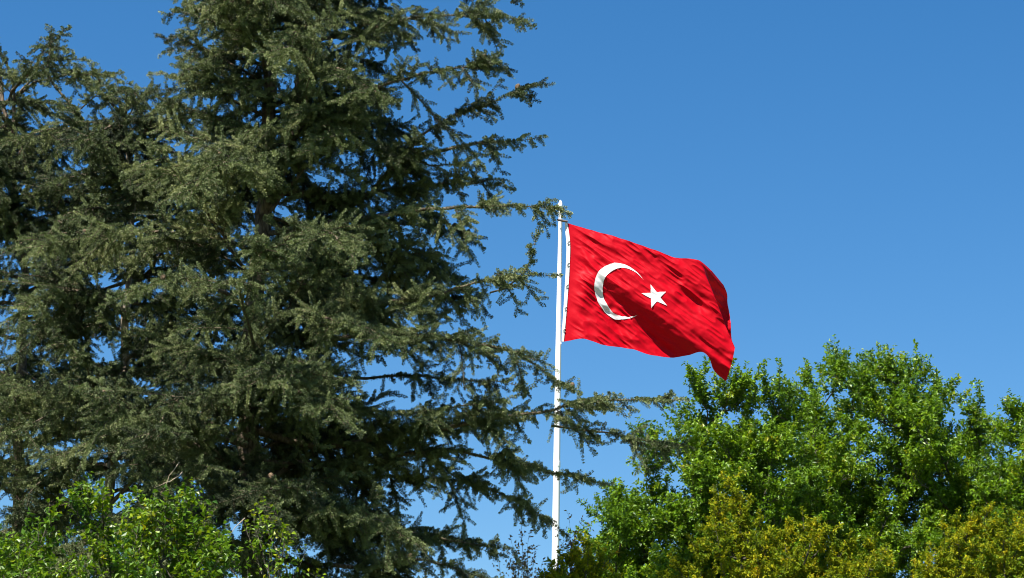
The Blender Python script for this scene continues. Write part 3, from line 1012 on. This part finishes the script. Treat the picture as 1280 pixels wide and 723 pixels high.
rt = 1.7 * PXM
FS = .8
V, F = lathe([(0.001, -.02), (rt * 1.5, -.02), (rt * 1.6, .02), (rt * 1.6, .07), (rt * 1.2, .11), (rt * .8, .14), (rt * .35, .16), (.001, .165)])
V = V * np.array([1, 1, FS])
o = link("finial", make_mesh("finial", V, F, [MAT['white']], smooth=True), pole)
o.location = Vector(pole_top - pole_base)
V, F = lathe([(.001, .0), (.55, 0), (.55, .28), (.50, .32), (.26, .34), (.24, .60), (.20, .62), (.001, .62)], 28)
link("pole_base", make_mesh("pole_base", V, F, [MAT['concrete']]), pole)
for z_ in (pole_top[2] * .34, pole_top[2] * .67):
    V, F = lathe([(.001, -.05), (1, -.05), (1.06, -.04), (1.06, .04), (1, .05), (.001, .05)])
    rr_ = np.interp(z_, zs, rads) * 1.03
    o = link("joint_collar", make_mesh("joint_collar", V * np.array([rr_, rr_, 1]), F, [MAT['white']]), pole)
    o.location = Vector(pole_dir * z_)
hb = Buf()
hx = np.array([2.6 * PXM, .06, 0])
hp = np.array([pole_dir * z + hx * np.array([1, 1, 0]) for z in np.linspace(1.2, pole_top[2] + .03, 30)])
hp[:, 0] -= np.linspace(0, 1, 30) * .0
tube(hb, hp, np.full(30, .005), 6)
V, F, _ = hb.get()
link("halyard", make_mesh("halyard", V, F, [MAT['white']]), pole)

# ------------------------------------------------------------------ flag
top_c = [(0, 709, 279), (.15, 737, 288), (.3, 767, 297.5), (.45, 796, 308), (.6, 823, 318), (.7, 842, 325), (.8, 862, 327), (.88, 880, 331), (.94, 894, 340), (1, 906, 350)]
bot_c = [(0, 704.5, 428), (.1, 726, 425), (.25, 757, 433), (.4, 786, 435), (.5, 806, 441), (.62, 832, 444), (.75, 858, 443), (.82, 876, 442), (.87, 884, 449), (.92, 889, 460), (1, 905, 475)]
lef_c = [(0, 709, 279), (.15, 712, 300), (.4, 711.5, 338), (.65, 709, 376), (.85, 706.5, 407), (1, 704.5, 428)]
rig_c = [(0, 906, 350), (.12, 911, 360), (.22, 911.5, 370), (.35, 914, 386), (.55, 915, 407), (.72, 916.5, 428), (.87, 912, 452), (1, 905, 475)]


def crv(c, t):
    c = np.array(c)
    x, ys = c[:, 0], c[:, 1:]
    # smooth cubic through the points
    out = []
    for k in range(2):
        y = ys[:, k]
        m = np.gradient(y, x)
        i = np.clip(np.searchsorted(x, t, side='right') - 1, 0, len(x) - 2)
        h = x[i + 1] - x[i]
        s = (t - x[i]) / h
        out.append((2 * s**3 - 3 * s**2 + 1) * y[i] + (s**3 - 2 * s**2 + s) * h * m[i] + (-2 * s**3 + 3 * s**2) * y[i + 1] + (s**3 - s**2) * h * m[i + 1])
    return np.stack(out, -1)


def vnoise(x, y, seed):
    """smooth value noise"""
    r = np.random.default_rng(seed)
    G = r.uniform(-1, 1, (64, 64))
    xi, yi = np.floor(x).astype(int), np.floor(y).astype(int)
    fx, fy = x - xi, y - yi
    fx, fy = fx * fx * (3 - 2 * fx), fy * fy * (3 - 2 * fy)
    g = lambda a, b: G[a % 64, b % 64]
    return (g(xi, yi) * (1 - fx) + g(xi + 1, yi) * fx) * (1 - fy) + (g(xi, yi + 1) * (1 - fx) + g(xi + 1, yi + 1) * fx) * fy


sig = lambda x: 1 / (1 + np.exp(-np.clip(x, -40, 40)))
smooth01 = lambda x: np.clip(x, 0, 1) ** 2 * (3 - 2 * np.clip(x, 0, 1))


def softplus(x):
    return np.where(x > 30, x, np.log1p(np.exp(np.clip(x, -40, 30))))


def ramp_px(q, W, e):
    """0 before q = 0, rising with slope 1 to W, flat after; corners rounded over e"""
    return e * (softplus(q / e) - softplus((q - W) / e))


def flag_depth(px, py):
    """distance towards the viewer in photo pixels, over the flag's own plane (px, py)"""
    w = np.zeros_like(px)

    def diag(x0, y0, x1, y1):
        d = np.array([x1 - x0, y1 - y0], float)
        L = np.hypot(*d); d /= L
        r = (px - x0) * d[0] + (py - y0) * d[1]
        qd = -(px - x0) * d[1] + (py - y0) * d[0]
        return r / L, qd

    def fold(x0, y0, x1, y1, W0, W1, slope, back, r_in, r_out, e=1.2):
        """a strip that looks down (slope), W0..W1 wide along its length, and an easy return below it"""
        nonlocal w
        r, qd = diag(x0, y0, x1, y1)
        m = smooth01((r - r_in) / .18) * (1 - smooth01((r - r_out) / .25))
        W = np.maximum(W0 + (W1 - W0) * np.clip(r, 0, 1.2), .5)
        w -= m * slope * ramp_px(qd, W, e)
        w += m * slope * W * ramp_px(qd - W, back, 4.0) / back

    fold(750, 347, 877, 441, 7, 25, 1.2, 60, -.06, 1.2, 1.5)        # the broad overhanging fold
    fold(768, 384, 792, 432, 5, 8, 1.1, 18, -.15, 1.3)               # under the crescent
    fold(709, 279, 742, 340, 1.5, 5, 1.1, 14, .12, .85)              # folds fanning from the hoist corner
    fold(709, 279, 757, 328, 1.5, 4, 1.0, 12, .2, .95)
    fold(709, 279, 772, 316, 1.0, 4, .9, 12, .3, 1.0)
    fold(709, 279, 724, 345, 1.5, 3, .6, 12, .2, 1.2)
    fold(790, 314, 868, 366, 2, 7, 1.0, 18, -.05, 1.1)               # folds running to the fly
    fold(815, 318, 850, 346, 2, 4, .9, 12, 0, 1.0)
    fold(845, 362, 908, 398, 3, 8, .8, 20, 0, 1.2)
    fold(838, 398, 900, 438, 2, 5, .5, 16, 0, 1.0)
    fold(862, 415, 912, 452, 2, 4, .5, 12, 0, 1.2)
    # the fly end's upper corner turns away from the sun
    r, qd = diag(871, 326, 900, 400)
    m = smooth01((r + .25) * 4) * (1 - smooth01((r - .62) / .5))
    w -= m * 1.5 * ramp_px(-qd - 1.5, 40, 1.5)
    w -= smooth01((-qd - 1) / 5) * 1.0 * ramp_px(py - 332 - (px - 875) * .5, 40, 2.0)
    # lower fly corner rolls under at its hem
    r, qd = diag(874, 444, 905, 470)
    w -= 1.1 * ramp_px(qd - 1, 10, 1.0) * smooth01((px - 868) / 14)
    # slow billow and crumples along the folds
    w += 8 * np.sin((px - 709) / 200 * 2.6) + 2.0 * np.sin((py - 300) / 38)
    ru, qu = (px * .80 + py * .60), (-px * .60 + py * .80)
    rdg = lambda a, b, sd: 1 - np.abs(vnoise(a, b, sd)) * 2
    w += 1.3 * rdg(ru / 48, qu / 9.5, 5) + 0.85 * rdg(ru / 21 + 3, qu / 4.8, 6) + 0.40 * vnoise(ru / 9, qu / 3.2, 8) + 0.10 * vnoise(px / 4, py / 4, 7)
    return w * PXM


def flag_surface(u, v):
    u, v = np.asarray(u, float), np.asarray(v, float)
    uc, vc = np.clip(u, 0, 1), np.clip(v, 0, 1)
    T_, B_, L_, R_ = crv(top_c, uc), crv(bot_c, uc), crv(lef_c, vc), crv(rig_c, vc)
    U, Vv = uc[..., None], vc[..., None]
    p00, p10, p01, p11 = (crv(top_c, np.array([0., 1.]))[0], crv(top_c, np.array([0., 1.]))[1],
                          crv(bot_c, np.array([0., 1.]))[0], crv(bot_c, np.array([0., 1.]))[1])
    P = (1 - Vv) * T_ + Vv * B_ + (1 - U) * L_ + U * R_ - ((1 - U) * (1 - Vv) * p00 + U * (1 - Vv) * p10 + (1 - U) * Vv * p01 + U * Vv * p11)
    px, py = P[..., 0], P[..., 1]
    w = flag_depth(px, py) * smooth01(U[..., 0] * 9)
    X0 = pix(709, 279, DP)
    ex = (pix(909, 279, DP) - X0) / 200.0
    ey = (pix(709, 479, DP) - X0) / 200.0
    # a plane square to the view at the pole; cloth waves in and out of it
    return X0 + ex * (px - 709)[..., None] + ey * (py - 279)[..., None] + np.array([0.0, -1.0, 0.0]) * w[..., None]


def flag_normal(u, v):
    e = 0.004
    du = flag_surface(np.minimum(u + e, 1), v) - flag_surface(np.maximum(u - e, 0), v)
    dv = flag_surface(u, np.minimum(v + e, 1)) - flag_surface(u, np.maximum(v - e, 0))
    n = unit(np.cross(dv, du))
    return np.where(n[..., 1:2] > 0, -n, n)


hoist_top = flag_surface(np.array([0.0]), np.array([0.0]))[0]
flag = thing("flag", "red flag with white crescent and star flying from the white pole", "flag", hoist_top)


def grid_patch(name, UV, quads, m, lift=0.0, two=False):
    V = flag_surface(UV[:, 0], UV[:, 1])
    N = flag_normal(UV[:, 0], UV[:, 1])
    Vs, Fs = [V + N * lift], [quads]
    if two:
        Vs.append(V - N * lift)
        Fs.append(quads[:, ::-1] + len(V))
    return link(name, make_mesh(name, np.concatenate(Vs) - hoist_top, np.concatenate(Fs), [m], smooth=True), flag)


def gridq(nu, nv):
    i, j = np.meshgrid(np.arange(nu - 1), np.arange(nv - 1))
    q = (j * nu + i).ravel()
    return np.stack([q, q + nu, q + nu + 1, q + 1], -1)


nu, nv = 260, 180
uu, vv = np.meshgrid(np.linspace(0.0, 1, nu), np.linspace(0, 1, nv))
grid_patch("cloth", np.stack([uu.ravel(), vv.ravel()], -1), gridq(nu, nv), MAT['red'])
# crescent: strip between the outer and the inner circle, in hoist units, flag is 1.5 x 1
th0 = None
oc, orr, ic, ir = 0.478, 0.245, 0.522, 0.215
xi = ((oc**2 - ic**2) - (orr**2 - ir**2)) / (2 * (oc - ic))
yi = math.sqrt(orr**2 - (xi - oc)**2)
ao, ai = math.atan2(yi, xi - oc), math.atan2(yi, xi - ic)
k, mm = 90, 9
tt = np.linspace(0, 1, k)
A_o = ao + (2 * math.pi - 2 * ao) * tt
A_i = ai + (2 * math.pi - 2 * ai) * tt
def turn(x, y, a=R(8)):
    return np.stack([oc + (x - oc) * math.cos(a) - (y - .52) * math.sin(a), .52 + (x - oc) * math.sin(a) + (y - .52) * math.cos(a)], -1)


O_ = turn(oc + orr * np.cos(A_o), .52 + orr * np.sin(A_o))
I_ = turn(ic + ir * np.cos(A_i), .52 + ir * np.sin(A_i))
ww = np.linspace(0, 1, mm)[:, None, None]
UV = (O_[None] * (1 - ww) + I_[None] * ww).reshape(-1, 2) / np.array([1.5, 1.0])
grid_patch("crescent", UV, gridq(k, mm), MAT['whitecloth'], .010, True)
# star
sc_, sr = 0.788, .127
outer = [(sc_ + sr * math.cos(math.pi + i * 2 * math.pi / 5), .525 + sr * math.sin(math.pi + i * 2 * math.pi / 5)) for i in range(5)]
rin = sr * math.sin(R(18)) / math.sin(R(54))
inner = [(sc_ + rin * math.cos(math.pi + (i + .5) * 2 * math.pi / 5), .525 + rin * math.sin(math.pi + (i + .5) * 2 * math.pi / 5)) for i in range(5)]
ring = [p for pr in zip(outer, inner) for p in pr]
nsub = 10
UVs, tris = [], []
for i in range(10):
    a_, b_, c_ = np.array((sc_, .525)), np.array(ring[i]), np.array(ring[(i + 1) % 10])
    off = len(UVs)
    ids = {}
    for p in range(nsub + 1):
        for q_ in range(nsub + 1 - p):
            ids[(p, q_)] = len(UVs)
            UVs.append(a_ + (b_ - a_) * p / nsub + (c_ - a_) * q_ / nsub)
    for p in range(nsub):
        for q_ in range(nsub - p):
            tris.append((ids[(p, q_)], ids[(p, q_ + 1)], ids[(p + 1, q_)]))
            if p + q_ < nsub - 1:
                tris.append((ids[(p + 1, q_)], ids[(p, q_ + 1)], ids[(p + 1, q_ + 1)]))
grid_patch("star", np.array(UVs) / np.array([1.5, 1.0]), np.array(tris), MAT['whitecloth'], .010, True)
# white heading band at the hoist with its rope loops
hv = np.linspace(0, 1, 40)
edge = flag_surface(np.zeros(40), hv)
wd = np.interp(hv, [0, .1, .5, .9, 1], [3.0, 4.4, 4.4, 3.4, 2.4]) * PXM
left_ = edge - np.stack([wd, np.zeros(40), np.zeros(40)], -1)
n_ = np.array([0, -.012, 0])
V = np.concatenate([left_ + n_, edge + n_ + [.004, 0, 0], edge - n_ + [.004, 0, 0], left_ - n_]) - hoist_top
F = []
for i in range(39):
    for a_ in range(4):
        b_ = (a_ + 1) % 4
        F.append((a_ * 40 + i, b_ * 40 + i, b_ * 40 + i + 1, a_ * 40 + i + 1))
link("heading_band", make_mesh("heading_band", V, np.array(F), [MAT['whitecloth']]), flag)
for i in (7, 14, 21, 28, 35):
    lb = Buf()
    p = left_[i]
    p = p + [0.042, 0, 0]
    tube(lb, np.array([p + [.02, -.012, .03], p + [-.022, -.03, .02], p + [-.022, -.03, -.02], p + [.02, -.012, -.03]]) - hoist_top, np.full(4, .007), 5)
    V, F, _ = lb.get()
    link("loop", make_mesh("loop", V, F, [MAT['whitecloth']], smooth=True), flag)
# ropes tying the corners to the pole
for name_, p_to, f_from, r_ in (("top_rope", pix(697, 275, DP - .12), edge[0] + [0, -.02, .02], .022), ("bottom_rope", pix(701, 431, DP - .1), edge[-1] + [-.05, -.02, -.02], .012)):
    lb = Buf()
    tube(lb, np.linspace(f_from, p_to, 6) - hoist_top, np.full(6, r_), 6)
    V, F, _ = lb.get()
    link("tie_rope", make_mesh("tie_rope", V, F, [MAT['rope'] if r_ > .02 else MAT['whitecloth']]), flag)

print("faces", sum(len(m.polygons) for m in bpy.data.meshes))
